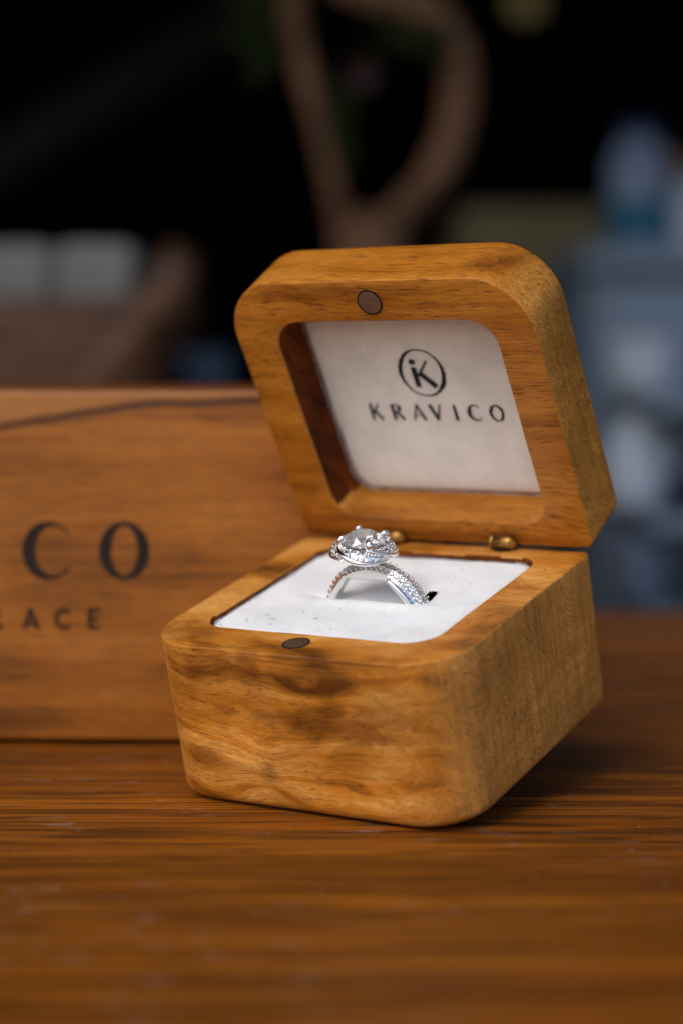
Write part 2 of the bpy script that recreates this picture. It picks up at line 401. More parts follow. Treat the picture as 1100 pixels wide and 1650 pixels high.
# white felt cushion filling the base
FZ = BH - .5
SLOT = (10.25, 30.9)
def slot_q(x, y):
    a = R(-9); dx, dy = x - SLOT[0], y - SLOT[1]
    sx, sy = dx * math.cos(a) - dy * math.sin(a), dx * math.sin(a) + dy * math.cos(a)
    return (sx / .95) ** 2 + (sy / 2.5) ** 2 + .3 * mnoise.noise(Vector((x * 1.6, y * 1.6, 1)))
def felt_z(x, y, x0, x1, y0, y1):
    e = min(x - x0, x1 - x, y - y0, y1 - y)
    z = FZ - .8 * math.exp(-e / .6) + .28 * mnoise.noise(Vector((x * .12, y * .12, 3))) + .05 * mnoise.noise(Vector((x * .8, y * .8, 9)))
    z += .8 * math.exp(-((y - 24.6) / 1.7) ** 2) * math.exp(-((x - 2) / 8.5) ** 2)          # nap pushed up in front of the band
    z -= .7 * math.exp(-((y - 28.3) / 2.2) ** 2) * math.exp(-((x - 2.2) / 9.5) ** 2)
    z -= .9 * math.exp(-((x + 8.6) / 2.4) ** 2 - ((y - 27.6) / .9) ** 2)
    z -= .35 * math.exp(-max(0, slot_q(x, y) - .8) * 1.5)
    return z
def row_half(y, spec, rads):
    x0, x1, y0, y1 = spec
    l, r = x0, x1
    for yc, ra, sgn in ((y0, rads[0], 1), (y1, rads[3], -1)):
        d = (y - yc) * sgn
        if d < ra: l = max(l, x0 + ra - math.sqrt(max(0, ra * ra - (ra - d) ** 2)))
    for yc, ra, sgn in ((y0, rads[1], 1), (y1, rads[2], -1)):
        d = (y - yc) * sgn
        if d < ra: r = min(r, x1 - ra + math.sqrt(max(0, ra * ra - (ra - d) ** 2)))
    return l, r
fs = (cav[0] + .25, cav[1] - .15, cav[2] + .2, cav[3] - .5)
NX, NY = 128, 118
V, F = [], []
for j in range(NY + 1):
    y = fs[2] + (fs[3] - fs[2]) * j / NY
    l, r = row_half(y, fs, crad)
    for i in range(NX + 1):
        x = l + (r - l) * i / NX
        V.append((x, y, felt_z(x, y, l, r, fs[2], fs[3])))
for j in range(NY):
    for i in range(NX):
        a = j * (NX + 1) + i; q4 = (a, a + 1, a + NX + 2, a + NX + 1)
        if min(slot_q(V[k][0], V[k][1]) for k in q4) > .92: F.append(q4)
cushion = link('felt_cushion', mesh('felt_cushion', V, F), ring_box, M['felt'])
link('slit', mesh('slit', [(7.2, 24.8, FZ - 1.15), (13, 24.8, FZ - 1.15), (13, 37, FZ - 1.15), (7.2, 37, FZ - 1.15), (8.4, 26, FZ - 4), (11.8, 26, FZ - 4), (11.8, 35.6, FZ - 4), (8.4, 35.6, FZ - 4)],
     [(4, 5, 6, 7), (0, 1, 5, 4), (1, 2, 6, 5), (2, 3, 7, 6), (3, 0, 4, 7)], smooth=False), cushion, M['slit_black'])

def fibres(pts, nrm, lmin, lmax, wdt, spread):
    V, F = [], []
    n = Vector(nrm)
    for p in pts:
        d = (n + Vector((random.gauss(0, spread), random.gauss(0, spread), random.gauss(0, spread)))).normalized()
        sd = d.cross(Vector((random.random() - .5, random.random() - .5, random.random() - .5))).normalized() * wdt
        b = Vector(p) - n * .05; L = random.uniform(lmin, lmax)
        bend = Vector((random.gauss(0, .2), random.gauss(0, .2), random.gauss(0, .2))) * L
        k = len(V)
        V += [tuple(b - sd), tuple(b + sd), tuple(b + d * L * .55 + sd * .8), tuple(b + d * L * .55 - sd * .8), tuple(b + d * L + bend)]
        F += [(k, k + 1, k + 2, k + 3), (k + 3, k + 2, k + 4)]
    return V, F
pts = []
while len(pts) < 20000:
    y = random.uniform(fs[2], fs[3]); l, r = row_half(y, fs, crad); x = random.uniform(l, r)
    if slot_q(x, y) < 1.05: continue
    pts.append((x, y, felt_z(x, y, l, r, fs[2], fs[3])))
for q in range(5000):                         # fuzz along the edge of the cushion
    u = rrect(*fs, crad, n=12, m=20); i = random.randrange(len(u)); a, b = u[i], u[(i + 1) % len(u)]; t = random.random()
    x, y = a[0] + (b[0] - a[0]) * t, a[1] + (b[1] - a[1]) * t
    pts.append((x * .992, y + (29.5 - y) * .008, FZ - .5 + random.uniform(-.3, .35)))
V, F = fibres(pts, (0, 0, 1), .12, .36, .022, .8)
link('felt_nap', mesh('felt_nap', V, F, smooth=False), cushion, M['felt'], kind='stuff')
# lint and wood dust caught in the nap
V, F = [], []
for x, y, l, a in [(-16.5, 13.6, .5, 20), (-14.3, 16.3, 1.1, 25), (-12.6, 15.0, 1.4, 12), (-10.9, 12.6, .5, 60), (-4.4, 16.4, 1.0, 35), (-20.2, 10.9, .45, 0), (-8.1, 18.8, .4, 70), (-1.9, 21.4, .7, 160), (10.2, 39.9, .6, 20), (-15.6, 12.4, .5, 90), (15.0, 37.0, .4, 0), (5.4, 33.5, .3, 0), (1.5, 12.5, .3, 0), (9.7, 43.5, .5, 45)]:
    p = [(x + math.cos(R(a)) * l * t, y + math.sin(R(a)) * l * t, felt_z(x, y, *fs) + .16 + .12 * math.sin(t * 5 + x)) for t in (0, .5, 1)]
    k = tube(p, [.03, .05, .02], 5); V, F = join((V, F), k)
link('lint', mesh('lint', V, F), cushion, plain('lint_brown', srgb(150, 124, 96), .9, spec=.1, scale=2), kind='stuff')

def disc(name, r, mat, parent, loc, rot):
    gap = link('magnet', mesh(name, *lathe([(r * .2, .02), (r * .86, .05), (r * .97, -.02), (r, -.12), (r, -.8)], 32)), parent, mat, loc, rot)
    link('gap_ring', mesh('gap_ring', *lathe([(r + .0, .012), (r + .12, .012), (r + .14, -.3), (r - .01, -.3)], 32)), gap, M['gap'])  # near-black ring round the edge of the magnet
    return gap
disc('magnet', 2.25, M['magnet'], ring_box, (-.35, 4.9, BH + .12), (0, 0, 0))

# the box stands on its front lower edge; a wedge hidden under its back keeps it tipped
wv = [(-14, 40, 0), (6, 40, 0), (6, 56, 0), (-14, 56, 0), (-14, 40, 10.3), (6, 40, 10.3), (6, 56, 14.55), (-14, 56, 14.55)]
tag(link('wooden_wedge', mesh('wooden_wedge', wv, [(3, 2, 1, 0), (4, 5, 6, 7), (0, 1, 5, 4), (1, 2, 6, 5), (2, 3, 7, 6), (3, 0, 4, 7)], smooth=False), None, M['recess'], LOC, (0, 0, YAW)), 'small wooden wedge hidden under the raised back of the ring box', 'wedge')
# --- lid
LANG = R(16.53)
lid = link('lid', None, ring_box, None, (.45, BD + .1, BH + .25), (LANG, 0, 0))
LW, LH, LT = 30.2, 55.1, 14.0
lo_ = (-LW, LW, .4, LH); lrad = [1.8, 1.8, 10.8, 10.8]
li_ = (-21.8, 22.6, 5.3, 47.1); lir = [5.0, 5.0, 5.6, 5.6]
L = shell(lo_, lrad, li_, lir, 0.0, -LT, 8.4, 2.3, .3, .25)
L = [[(x, -z, y) for x, y, z in l] for l in L]           # outline -> (x, v), thickness -> +y
lid_body = link('lid_body', shell_mesh('lid_body', L), lid, M['box_lid'])
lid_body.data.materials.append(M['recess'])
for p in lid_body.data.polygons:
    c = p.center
    if -21.9 * S < c.x < 22.7 * S and 5.2 * S < c.z < 47.2 * S and .3 * S < c.y < 8.6 * S and c.z > 7.2 * S: p.material_index = 1  # inner walls take the shade-darkened wood, the lower wall keeps the lid wood
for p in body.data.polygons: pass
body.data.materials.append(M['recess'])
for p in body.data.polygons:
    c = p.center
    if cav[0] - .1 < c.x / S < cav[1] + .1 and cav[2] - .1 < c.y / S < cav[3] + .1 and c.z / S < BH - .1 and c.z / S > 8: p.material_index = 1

LF = 7.9
lf = (li_[0] + .5, li_[1] - .5, li_[2] + .5, li_[3] - .5)
V, F = [], []
NX, NY = 60, 60
for j in range(NY + 1):
    y = lf[2] + (lf[3] - lf[2]) * j / NY; l, r = row_half(y, lf, lir)
    for i in range(NX + 1):
        x = l + (r - l) * i / NX; e = min(x - l, r - x, y - lf[2], lf[3] - y)
        V.append((x, LF + .7 * math.exp(-e / .6) - .12 * mnoise.noise(Vector((x * .15, y * .15, 5))), y))
for j in range(NY):
    for i in range(NX):
        a = j * (NX + 1) + i; F.append((a, a + 1, a + NX + 2, a + NX + 1))
lid_felt = link('felt_lining', mesh('felt_lining', V, F), lid, M['felt_lid'])
pts = []
for q in range(5000):
    u = rrect(*lf, lir, n=12, m=20); i = random.randrange(len(u)); a, b = u[i], u[(i + 1) % len(u)]; t = random.random()
    pts.append((a[0] + (b[0] - a[0]) * t, LF + random.uniform(-.1, .5), a[1] + (b[1] - a[1]) * t))
V, F = fibres(pts, (0, -1, 0), .15, .4, .03, .8)
link('lining_nap', mesh('lining_nap', V, F, smooth=False), lid, M['felt_lid'], kind='stuff')
disc('magnet', 2.3, M['magnet_lid'], lid, (.15, -.12, 50.9), (R(90), 0, 0))

# --- lettering, drawn as strokes: each letter is one thin raised print
def ellipse_band(cx, cy, rx, ry, ix, iy, a0=0, a1=360, dx=0, dy=0, n=36):
    o, i = [], []
    for k in range(n + 1):
        a = R(a0 + (a1 - a0) * k / n)
        o.append((cx + rx * math.cos(a), cy + ry * math.sin(a))); i.append((cx + dx + ix * math.cos(a), cy + dy + iy * math.sin(a)))
    return [[o[k], o[k + 1], i[k + 1], i[k]] for k in range(n)]
def bar(x0, y0, x1, y1, w0, w1=None):
    w1 = w0 if w1 is None else w1
    d = Vector((x1 - x0, y1 - y0)).normalized(); q = Vector((-d.y, d.x))
    return [[(x0 - q.x * w0 / 2, y0 - q.y * w0 / 2), (x1 - q.x * w1 / 2, y1 - q.y * w1 / 2), (x1 + q.x * w1 / 2, y1 + q.y * w1 / 2), (x0 + q.x * w0 / 2, y0 + q.y * w0 / 2)]]
def hbar(y, x0, x1, w0): return bar(x0, y, x1, y, w0)
def glyph(ch, hv=.17, th=.06, sans=False):
    """strokes of a capital of height 1; returns groups of quads"""
    if sans: th = hv * .86
    if ch == 'K': return [bar(.09, 0, .09, 1, hv), bar(.16, .43, .60, 1, th, th * 1.2), bar(.26, .56, .68, 0, hv * .85, hv * 1.1)]
    if ch == 'R': return [bar(.09, 0, .09, 1, hv), ellipse_band(.30, .745, .30, .255, .30 - hv * .95, .255 - th, -90, 90, 0, 0, 20), hbar(1 - th / 2, .09, .31, th), hbar(.49 + th / 2, .09, .31, th), bar(.30, .50, .66, 0, hv * .85, hv * 1.1)]
    if ch == 'A': return [bar(.07, 0, .40, 1, th * 1.2, th * 1.2), bar(.38, 1, .75, 0, hv * .8, hv * 1.1)] + ([hbar(.30, .18, .62, th)] if sans else [hbar(.30, .20, .60, th)])
    if ch == 'V': return [bar(.05, 1, .40, 0, hv * 1.05, hv * .8), bar(.38, 0, .72, 1, th * 1.1, th * 1.2)]
    if ch == 'I': return [bar(.1, 0, .1, 1, hv)]
    if ch == 'C': 
        if sans: return [ellipse_band(.46, .5, .46, .52, .46 - hv, .52 - hv, 42, 318)]
        return [ellipse_band(.46, .5, .46, .52, .395 - hv * .35, .52 - th, 36, 324, .03 + hv * .3)]
    if ch == 'O': return [ellipse_band(.45, .5, .45, .52, .45 - hv * 1.05, .52 - th)]
    if ch == 'E': return [bar(.09, 0, .09, 1, hv), hbar(hv * .42, .1, .56, hv * .86), hbar(.5, .1, .50, hv * .80), hbar(1 - hv * .42, .1, .56, hv * .86)]
def print_mesh(name, groups, h, origin, ax, thick, rag=0.0, seed=0):
    """groups of quads (unit letter space) -> thin prisms; ax maps (x, y, d) to mm coordinates"""
    V, F = [], []
    for gi, g in enumerate(groups):
        t = thick + gi * thick * .12
        for q in g:
            k = len(V)
            pts = []
            for x, y in q:
                X, Y = origin[0] + x * h, origin[1] + y * h
                if rag:
                    n = mnoise.noise_vector(Vector((X * 2.3, Y * 2.3, seed))); X += n.x * rag; Y += n.y * rag
                pts.append((X, Y))
            V += [ax(X, Y, t) for X, Y in pts] + [ax(X, Y, -.02) for X, Y in pts]
            F += [(k, k + 1, k + 2, k + 3), (k + 4, k + 7, k + 6, k + 5)] + [(k + i, k + 4 + i, k + 4 + (i + 1) % 4, k + (i + 1) % 4) for i in range(4)]
    return mesh(name, V, F, smooth=False)
lax = lambda x, y, d: (x, LF - .16 - d, y)
for i, (ch, x) in enumerate([('K', -12.55), ('R', -7.9), ('A', -3.75), ('V', .15), ('I', 5.0), ('C', 7.75), ('O', 12.2)]):
    link('letter', print_mesh('letter', glyph(ch, .17, .07), 3.3, (x, 21.95), lax, .04, .2, i), lid, M['ink'])
em = [ellipse_band(.9, 31.95, 4.75, 4.95, 4.25, 4.45, 0, 360, .12, .14, 60)]
em = [[[(x, y) for x, y in q] for q in g] for g in em]
rq = []
for k in range(72):                            # brush-like circle, heavy at upper left and lower right
    pr = []
    for kk in (k, k + 1):
        a = 2 * math.pi * kk / 72
        wd = .20 + .62 * (.5 + .5 * math.cos(2 * (a - R(160)))) ** 1.4
        pr.append(((.85 + 4.7 * math.cos(a), 31.95 + 4.9 * math.sin(a)), (.85 + (4.7 - wd) * math.cos(a), 31.95 + (4.9 - wd) * math.sin(a))))
    rq.append([pr[0][0], pr[1][0], pr[1][1], pr[0][1]])
eg = [rq, bar(-.62, 29.0, -.62, 33.1, .95, 1.0), ellipse_band(-.62, 34.25, .62, .55, .01, .01, 0, 360, 0, 0, 16),
      bar(.15, 31.6, 2.45, 34.4, .32, .34), bar(.35, 31.9, 3.0, 29.05, .8, .95), bar(-.2, 31.4, .6, 31.9, .5, .5)]
link('emblem', print_mesh('emblem', eg, 1.0, (0, 0), lax, .04, .12, 30), lid, M['ink'])

# --- barrel hinges let into the back edge
for hx in (13.2, -10.0):
    hg = link('hinge', mesh('hinge', *join(tube([(-2.6, 0, 0), (-2.5, 0, 0), (-1.7, 0, 0), (-1.62, 0, 0)], [1.2, 1.5, 1.55, 1.35], 18), tube([(-1.35, 0, 0), (-1.28, 0, 0), (1.1, 0, 0), (2.2, 0, .0), (2.75, 0, 0)], [1.3, 1.6, 1.6, 1.25, .45], 18))), ring_box, M['brass'], (hx, BD - .75, BH + 1.25), (R(10), 0, R(-2)))
    link('hinge_pin', mesh('hinge_pin', *tube([(-1.7, 0, 0), (-1.2, 0, 0)], [1.15, 1.15], 14)), hg, M['gap'])
    link('mortise', mesh('mortise', *lathe([(2.1, .06), (2.9, .06), (3.0, -.2), (2.0, -.2)], 20)), hg, M['gap'], (0, .9, -.75), (R(-10), 0, 0))

# ---------------------------------------------------------------- diamond ring (stands in the cushion, so it is a thing of its own)
ring = thing('diamond_ring', 'white gold ring with a large round diamond standing in the white felt slot', 'ring', (0, 0, 0))
ring.matrix_world = Matrix.Translation(Vector(LOC) * S) @ (Matrix.Rotation(YAW, 4, 'Z') @ Matrix.Rotation(TILT, 4, 'X')) @ Matrix.Translation(Vector((1.5, 27.5, FZ)) * S)
# ring space: x across, y along the finger, z up from the felt
RC, RO = -3.9, 10.45                           # centre height, outer radius
def outer(a): return (RO * math.sin(a), RC + RO * math.cos(a))
inner_poly = [(-8.6, -2.6), (-7.3, .6), (-4.55, 3.85), (3.2, 3.85), (5.9, .6), (8.1, -2.6)]
def inner(t):
    t = min(max(t, 0), .9999) * (len(inner_poly) - 1); i = int(t); f = t - i
    a, b = inner_poly[i], inner_poly[i + 1]; return (a[0] + (b[0] - a[0]) * f, a[1] + (b[1] - a[1]) * f)
loops = []
NB = 60
for i in range(NB + 1):
    t = i / NB; a = R(-82 + 164 * t); ox, oz = outer(a); ix, iz = inner(t)
    hw = 1.35; nx_, nz_ = math.sin(a), math.cos(a)
    y0, y1 = -hw, hw
    mx, mz = ox * .97 + ix * .03, oz * .97 + iz * .03
    loops.append([(ix, y0 + .25, iz), (ix, y1 - .25, iz), (ix + (ox - ix) * .12, y1, iz + (oz - iz) * .12), (mx, y1, mz), (ox, y1 - .3, oz), (ox, y0 + 1.15, oz), (ox - nx_ * .85, y0, oz - nz_ * .85), (ix + (ox - ix) * .12, y0, iz + (oz - iz) * .12)])
band = link('band', auto_sharp(mesh('band', *loft(loops)), 25), ring, M['silver_satin'])
# polished strands crossing over the front of each shoulder
st = []
for i in range(17):
    t = i / 16; a = R(26 + 52 * t); r = RO - 1.25 - .35 * math.sin(math.pi * t); st.append((r * math.sin(a), -1.85 + .15 * t, RC + r * math.cos(a)))
link('strand', mesh('strand', *tube(st, [.12 + .62 * math.sin(math.pi * min(1, .08 + t / 16 * .8)) ** .7 for t in range(17)], 12, .8)), ring, M['silver'])
st = []
for i in range(17):
    t = i / 16; a = R(-30 - 46 * t); r = RO - .9 - .35 * math.sin(math.pi * t); st.append((r * math.sin(a), -1.35 + .1 * t, RC + r * math.cos(a)))
link('strand', mesh('strand', *tube(st, [.1 + .42 * math.sin(math.pi * min(1, .08 + t / 16 * .8)) ** .7 for t in range(17)], 12, .8)), ring, M['silver_satin'])

def brilliant(r, seg=8, crown=.34, pav=.86, table=.56, girdle=.05):
    """round brilliant: table, star, kite and girdle facets above, pavilion mains and halves below; girdle at z=0"""
    V, F = [], []
    n2 = seg * 2
    def ringv(rad, z, n, ph): 
        k = len(V); V.extend([(rad * math.cos(2 * math.pi * (i + ph) / n), rad * math.sin(2 * math.pi * (i + ph) / n), z) for i in range(n)]); return k
    T = ringv(r * table, r * crown, seg, 0); C = ringv(r * .80, r * crown * .50, seg, .5)
    G = ringv(r, r * girdle / 2, n2, 0); H = ringv(r, -r * girdle / 2, n2, 0)
    Pm = ringv(r * .56, -r * pav * .47, seg, .5)
    k = len(V); V.append((0, 0, -r * pav))
    F.append(tuple(range(T, T + seg)))
    for i in range(seg):
        j = (i + 1) % seg
        F.append((T + i, C + i, T + j))                                   # star
        g0, g1, g2 = G + 2 * i, G + 2 * i + 1, G + (2 * i + 2) % n2
        F += [(C + i, g0, g1), (C + i, g1, g2)]                           # upper girdle
        F += [(T + i, C + (i - 1) % seg, g0), (T + i, g0, C + i)]         # kite
        h0, h1, h2 = H + 2 * i, H + 2 * i + 1, H + (2 * i + 2) % n2
        F += [(g0, h0, h1, g1), (g1, h1, h2, g2)]
        F += [(h0, Pm + i, h1), (h1, Pm + i, h2)]                         # lower halves
        F += [(h0, Pm + (i - 1) % seg, k), (h0, k, Pm + i)]               # pavilion mains
    return V, F
pave_me = {}
def pave(parent, p, nrm, r):
    key = round(r, 2)
    if key not in pave_me:
        m_ = mesh('pave_diamond', *brilliant(r, 6, .36, .7, .55), smooth=False); m_.materials.append(M['pave']); pave_me[key] = m_
    o = link('pave_diamond', pave_me[key], parent, None, p)
    o.rotation_euler = (Vector(nrm).to_track_quat('Z', 'Y') @ Matrix.Rotation(random.random() * 6, 3, 'Z').to_quaternion()).to_euler()
beads = []
for row, (y, dr, tilt) in enumerate(((-.82, -.34, .62), (.12, .08, .12), (.98, -.02, -.3))):
    for i in range(24):
        a = R(-72 + 144 * (i + .5 * (row % 2)) / 23.5)
        nx, nz = math.sin(a), math.cos(a)
        if row == 0 and a < R(-34): continue
        pave(band, ((RO + dr) * nx, y, RC + (RO + dr) * nz), (nx * math.cos(tilt), -math.sin(tilt), nz * math.cos(tilt)), .50)
        a2 = a + R(144 / 47)
        for yy, d2 in ((y - .45, dr - .12), (y + .45, dr + .16)): beads.append(((RO + d2) * math.sin(a2), yy, RC + (RO + d2) * math.cos(a2)))
def bead_mesh(name, pts, r):
    base_v, base_f = lathe([(r * .1, -r), (r * .72, -r * .7), (r, 0), (r * .72, r * .7), (r * .1, r)], 7)
    V, F = [], []
    for p in pts:
        k = len(V); V += [(v[0] + p[0], v[1] + p[1], v[2] + p[2]) for v in base_v]; F += [tuple(i + k for i in f) for f in base_f]
    return mesh(name, V, F)
link('claw_beads', bead_mesh('claw_beads', beads, .185), band, M['silver'], kind='stuff')

# head: tilted a little with the ring
head = link('setting', None, ring, None, (-.75, 0, 10.75), (0, R(7.5), 0)); head.scale = (.83,) * 3
SR = 4.45
diamond = link('center_diamond', mesh('center_diamond', *brilliant(SR * 1.07, 8, .31, .76, .60, .035), smooth=False), head, M['diamond'])
# basket under the stone
link('basket', auto_sharp(mesh('basket', *lathe([(1.2, -5.6), (1.7, -4.9), (2.6, -3.4), (4.3, -2.1), (4.3, -1.7), (3.0, -2.2), (1.5, -4.4), (.6, -5.0)], 40)), 40), head, M['silver'])
for k in range(4):
    a = R(45 + 90 * k); c, s = math.cos(a), math.sin(a)
    p = [(r * c, r * s, z) for r, z in ((3.2, -3.2), (4.3, -1.6), (4.95, -.5), (5.05, .2), (4.75, .75), (4.15, 1.12), (3.7, 1.28))]
    link('prong', mesh('prong', *tube(p, [.5, .56, .64, .76, .84, .72, .25], 12)), head, M['silver'])
# four pave petals swirling out from under the prongs, each with a polished rim strand
def petal_pt(th, t, u):
    """t along the petal, u from the inner (0) to the outer lower edge (1)"""
    s = math.sin(min(1, t * 1.4) * math.pi / 2)
    a = th + R(150) * t
    ro, zo = 4.95 + 1.85 * s - .5 * max(0, t - .75) * 4 * .7, -.25 - 2.25 * s ** 1.2
    ri, zi = 4.72 + .5 * max(0, t - .4), -.30 - .2 * t - 1.6 * max(0, t - .45)
    b = .35 * math.sin(u * math.pi) * s
    r = ri + (ro - ri) * u + b; z = zi + (zo - zi) * u + b * .8
    return Vector((r * math.cos(a), r * math.sin(a), z))
for k in range(4):
    th = R(-135 + 90 * k - 12)
    V, F = [], []
    nt_, nu = 24, 6
    for i in range(nt_ + 1):
        for j in range(nu + 1): V.append(tuple(petal_pt(th, i / nt_, j / nu)))
    n0 = len(V)
    for i in range(nt_ + 1):
        for j in range(nu + 1):
            p = petal_pt(th, i / nt_, j / nu); V.append((p.x * .93, p.y * .93, p.z - .35))
    for i in range(nt_):
        for j in range(nu):
            a = i * (nu + 1) + j; F += [(a, a + 1, a + nu + 2, a + nu + 1), (n0 + a, n0 + a + nu + 1, n0 + a + nu + 2, n0 + a + 1)]
    for i in range(nt_):
        for j in (0, nu):
            a = i * (nu + 1) + j; F.append((a, a + nu + 1, n0 + a + nu + 1, n0 + a))
    pt = link('petal', mesh('petal', V, F), head, M['silver'])
    path = [tuple(petal_pt(th, t / 20 * .92, 1.08) + Vector((0, 0, -.05))) for t in range(21)]
    link('rim_strand', mesh('rim_strand', *tube(path, [.16 + .52 * math.sin(math.pi * min(1, (t + 1.2) / 19)) ** .8 for t in range(21)], 12)), pt, M['silver'])
    bd = []
    for ti, us in ((.16, (.45,)), (.27, (.3, .75)), (.38, (.28, .72)), (.49, (.28, .72)), (.60, (.28, .72)), (.71, (.35, .75)), (.82, (.55,))):
        for u in us:
            p = petal_pt(th, ti, u); dt = petal_pt(th, ti + .02, u) - p; du = petal_pt(th, ti, u + .02) - p
            nrm = dt.cross(du); nrm = nrm if nrm.dot(Vector((p.x, p.y, 3))) > 0 else -nrm
            nrm.normalize()
            pave(pt, tuple(p + nrm * .08), nrm, .56)
            q = petal_pt(th, ti + .055, u); bd += [tuple(q + nrm * .12)]
            q = petal_pt(th, ti, min(1, u + .24)); bd.append(tuple(q + nrm * .12))
    link('claw_beads', bead_mesh('claw_beads', bd, .185), pt, M['silver'], kind='stuff')

# ---------------------------------------------------------------- large wooden case behind
case = thing('wooden_case', 'long brown wooden case with engraved lettering standing behind the ring box', 'wooden box', (-43, 381.4, 0), (0, 0, R(-1.2)))
cw, ch_ = 63, 71.2
def case_mesh(x0, x1, y0, y1, z0, z1, r):
    L = []
    for i in range(5):
        a = R(90) * i / 4; L.append([wob((x, y, z0 + .9 * (1 - math.cos(a)))) for x, y in rrect(*inset(x0, x1, y0, y1, [4] * 4, .9 * (1 - math.sin(a))), n=6, m=14)])
    for t in (.25, .5, .75): L.append([wob((x, y, z0 + (z1 - z0) * t)) for x, y in rrect(x0, x1, y0, y1, [4] * 4, n=6, m=14)])
    for i in range(7):
        a = R(90) * i / 6; L.append([wob((x, y, z1 - r + r * math.sin(a))) for x, y in rrect(*inset(x0, x1, y0, y1, [4] * 4, r * (1 - math.cos(a))), n=6, m=14)])
    return loft(L)
link('body', auto_sharp(mesh('body', *case_mesh(-190, cw, 0, 84, 1.0, ch_, 2.2)), 40), case, M['big_box'])
for fx in (-180, 50):
    for fy in (8, 74): link('foot', mesh('foot', *lathe([(3.5, 0), (4, .2), (4, 1.05), (3, 1.2)], 20)), case, M['gap'], (fx, fy, 0))
cax = lambda x, y, d: (x, -.02 - d, y)
for i, (chh, x) in enumerate([('K', -98.5), ('R', -82.5), ('A', -67.5), ('V', -53.0), ('I', -34.5), ('C', -19.9), ('O', -4.75)]):
    link('letter', print_mesh('letter', glyph(chh, .205, .075), 11.15, (x, 33.2), cax, .12, .10, i), case, M['burn'])
for i, (chh, x) in enumerate([('R', -26.9), ('A', -20.0), ('C', -13.7), ('E', -7.0)]):
    link('letter', print_mesh('letter', glyph(chh, .19, .17, True), 4.1, (x, 23.2), cax, .12, .05, 40 + i), case, M['burn'])

# ---------------------------------------------------------------- table
table = thing('table', 'glossy orange brown wooden table under both boxes', 'table', (0, 270, -720))
link('tabletop', mesh('tabletop', *box(-700, 700, -335, 334, 690, 720, 3)), table, M['table'])
for x in (-640, 640):
    for y in (-280, 280): link('leg', mesh('leg', *box(x - 28, x + 28, y - 28, y + 28, 0, 690, 3)), table, M['big_box'])

# ---------------------------------------------------------------- room behind and its things (far out of focus)
def struct(name, vf, mat): return link(name, mesh(name, *vf, smooth=False), None, mat, kind='structure')
dark = plain('unlit_black', (.010, .010, .011), .9, spec=.1, scale=.002)  # near-black colour stands for the darkness of the unlit room
struct('floor', ([(-6e3, -6e3, -720), (6e3, -6e3, -720), (6e3, 9e3, -720), (-6e3, 9e3, -720)], [(0, 1, 2, 3)]), plain('floor_paint', (.05, .045, .04), .8, scale=.003))
struct('back_wall', box(-3200, 3200, 7000, 7150, -720, 2300, 5), dark)
struct('left_wall', box(-3350, -3200, 1200, 7150, -720, 2300, 5), dark)
struct('right_wall', box(3200, 3350, 1200, 7150, -720, 2300, 5), dark)
cv, cf = [], []  # unseen low roof, added to keep sun and sky off the background
for y, z in ((110, 1050), (2200, 1700), (7150, 2300), (7150, 2340), (2200, 1740), (110, 1090)): cv += [(-3350, y, z), (3350, y, z)]
struct('added_shade_roof', (cv, [(0, 1, 3, 2), (2, 3, 5, 4), (4, 5, 7, 6), (6, 7, 9, 8), (8, 9, 11, 10), (10, 11, 1, 0), (0, 2, 4, 6, 8, 10), (1, 3, 5, 7, 9, 11)]), dark)

bench = thing('back_table', 'low wooden back table behind the long wooden case', 'table', (-180, 1200, -720))
benchwood = wood('bench_wood', srgb(120, 84, 56), srgb(96, 62, 40), srgb(60, 36, 22), freq=.1, xs=.3)
link('tabletop', mesh('tabletop', *box(-520, 290, -280, 330, 715, 748, 3)), bench, benchwood)
for x in (-490, 260):
    for y in (-250, 290): link('leg', mesh('leg', *box(x - 22, x + 22, y - 22, y + 22, 0, 715, 3)), bench, benchwood)

# wooden tray basket with a folded white cloth
bark = wood('basket_wood', srgb(112, 76, 52), srgb(84, 54, 36), srgb(50, 29, 18), freq=.12, xs=.4)
basket = thing('wooden_basket', 'blurred brown wooden basket with flared end on the back table', 'basket', (-190, 1010, 28))
out = [(-120, 90), (100, 90)]
def flare(z): return 88 + 30 * (z / 88) ** 1.3
L = []
for z in (0, 2, 20, 45, 70, 82): L.append([(x, y, z) for x, y in rrect(-170, flare(z), -62, 62, [24] * 4, n=6, m=4)])
for z, d in ((84, 3), (82, 7), (40, 12), (8, 20)): L.append([(x, y, z) for x, y in rrect(*inset(-170, flare(min(z, 82)), -62, 62, [24] * 4, d), n=6, m=4)])
link('bowl', mesh('bowl', *loft(L)), basket, bark)
bd_ = [(38, 0, -6), (52, 0, 14), (74, 0, 42), (96, 0, 68), (108, 0, 84), (110, 0, 94), (103, 0, 100)]
link('end_board', mesh('end_board', *tube([(x, -52, z + 6) for x, y, z in bd_], [11, 12, 12, 12, 12, 11, 8], 12)), basket, bark)
cm = plain('white_cloth', (.22, .216, .21), .9, spec=.1, scale=.03, var=.2)
for x0, x1, nm, lb in ((-150, 50, 'folded_cloth', 'larger blurred white folded cloth at the left edge of the wooden basket'), (50.4, 90, 'rolled_cloth', 'smaller blurred whitish cloth bundle near the flared end of the basket')):
    cloth = []
    for z, d in ((82, 2), (84, 1), (90, 0), (95, .8), (96, 0), (103, .3), (108, 2), (110, 5)):
        cloth.append([(x, y, z + 1.6 * mnoise.noise(Vector((x * .03, y * .03, z * .1)))) for x, y in rrect(*inset(x0, x1, -58, 46, [7] * 4, d), n=5, m=8)])
    tag(link(nm, mesh(nm, *loft(cloth)), None, cm, (-190, 1010, 28)), lb, 'cloth')
cup = thing('blue_cup', 'small blurred blue grey cup right of the wooden basket', 'cup', (-79, 1130, 28))
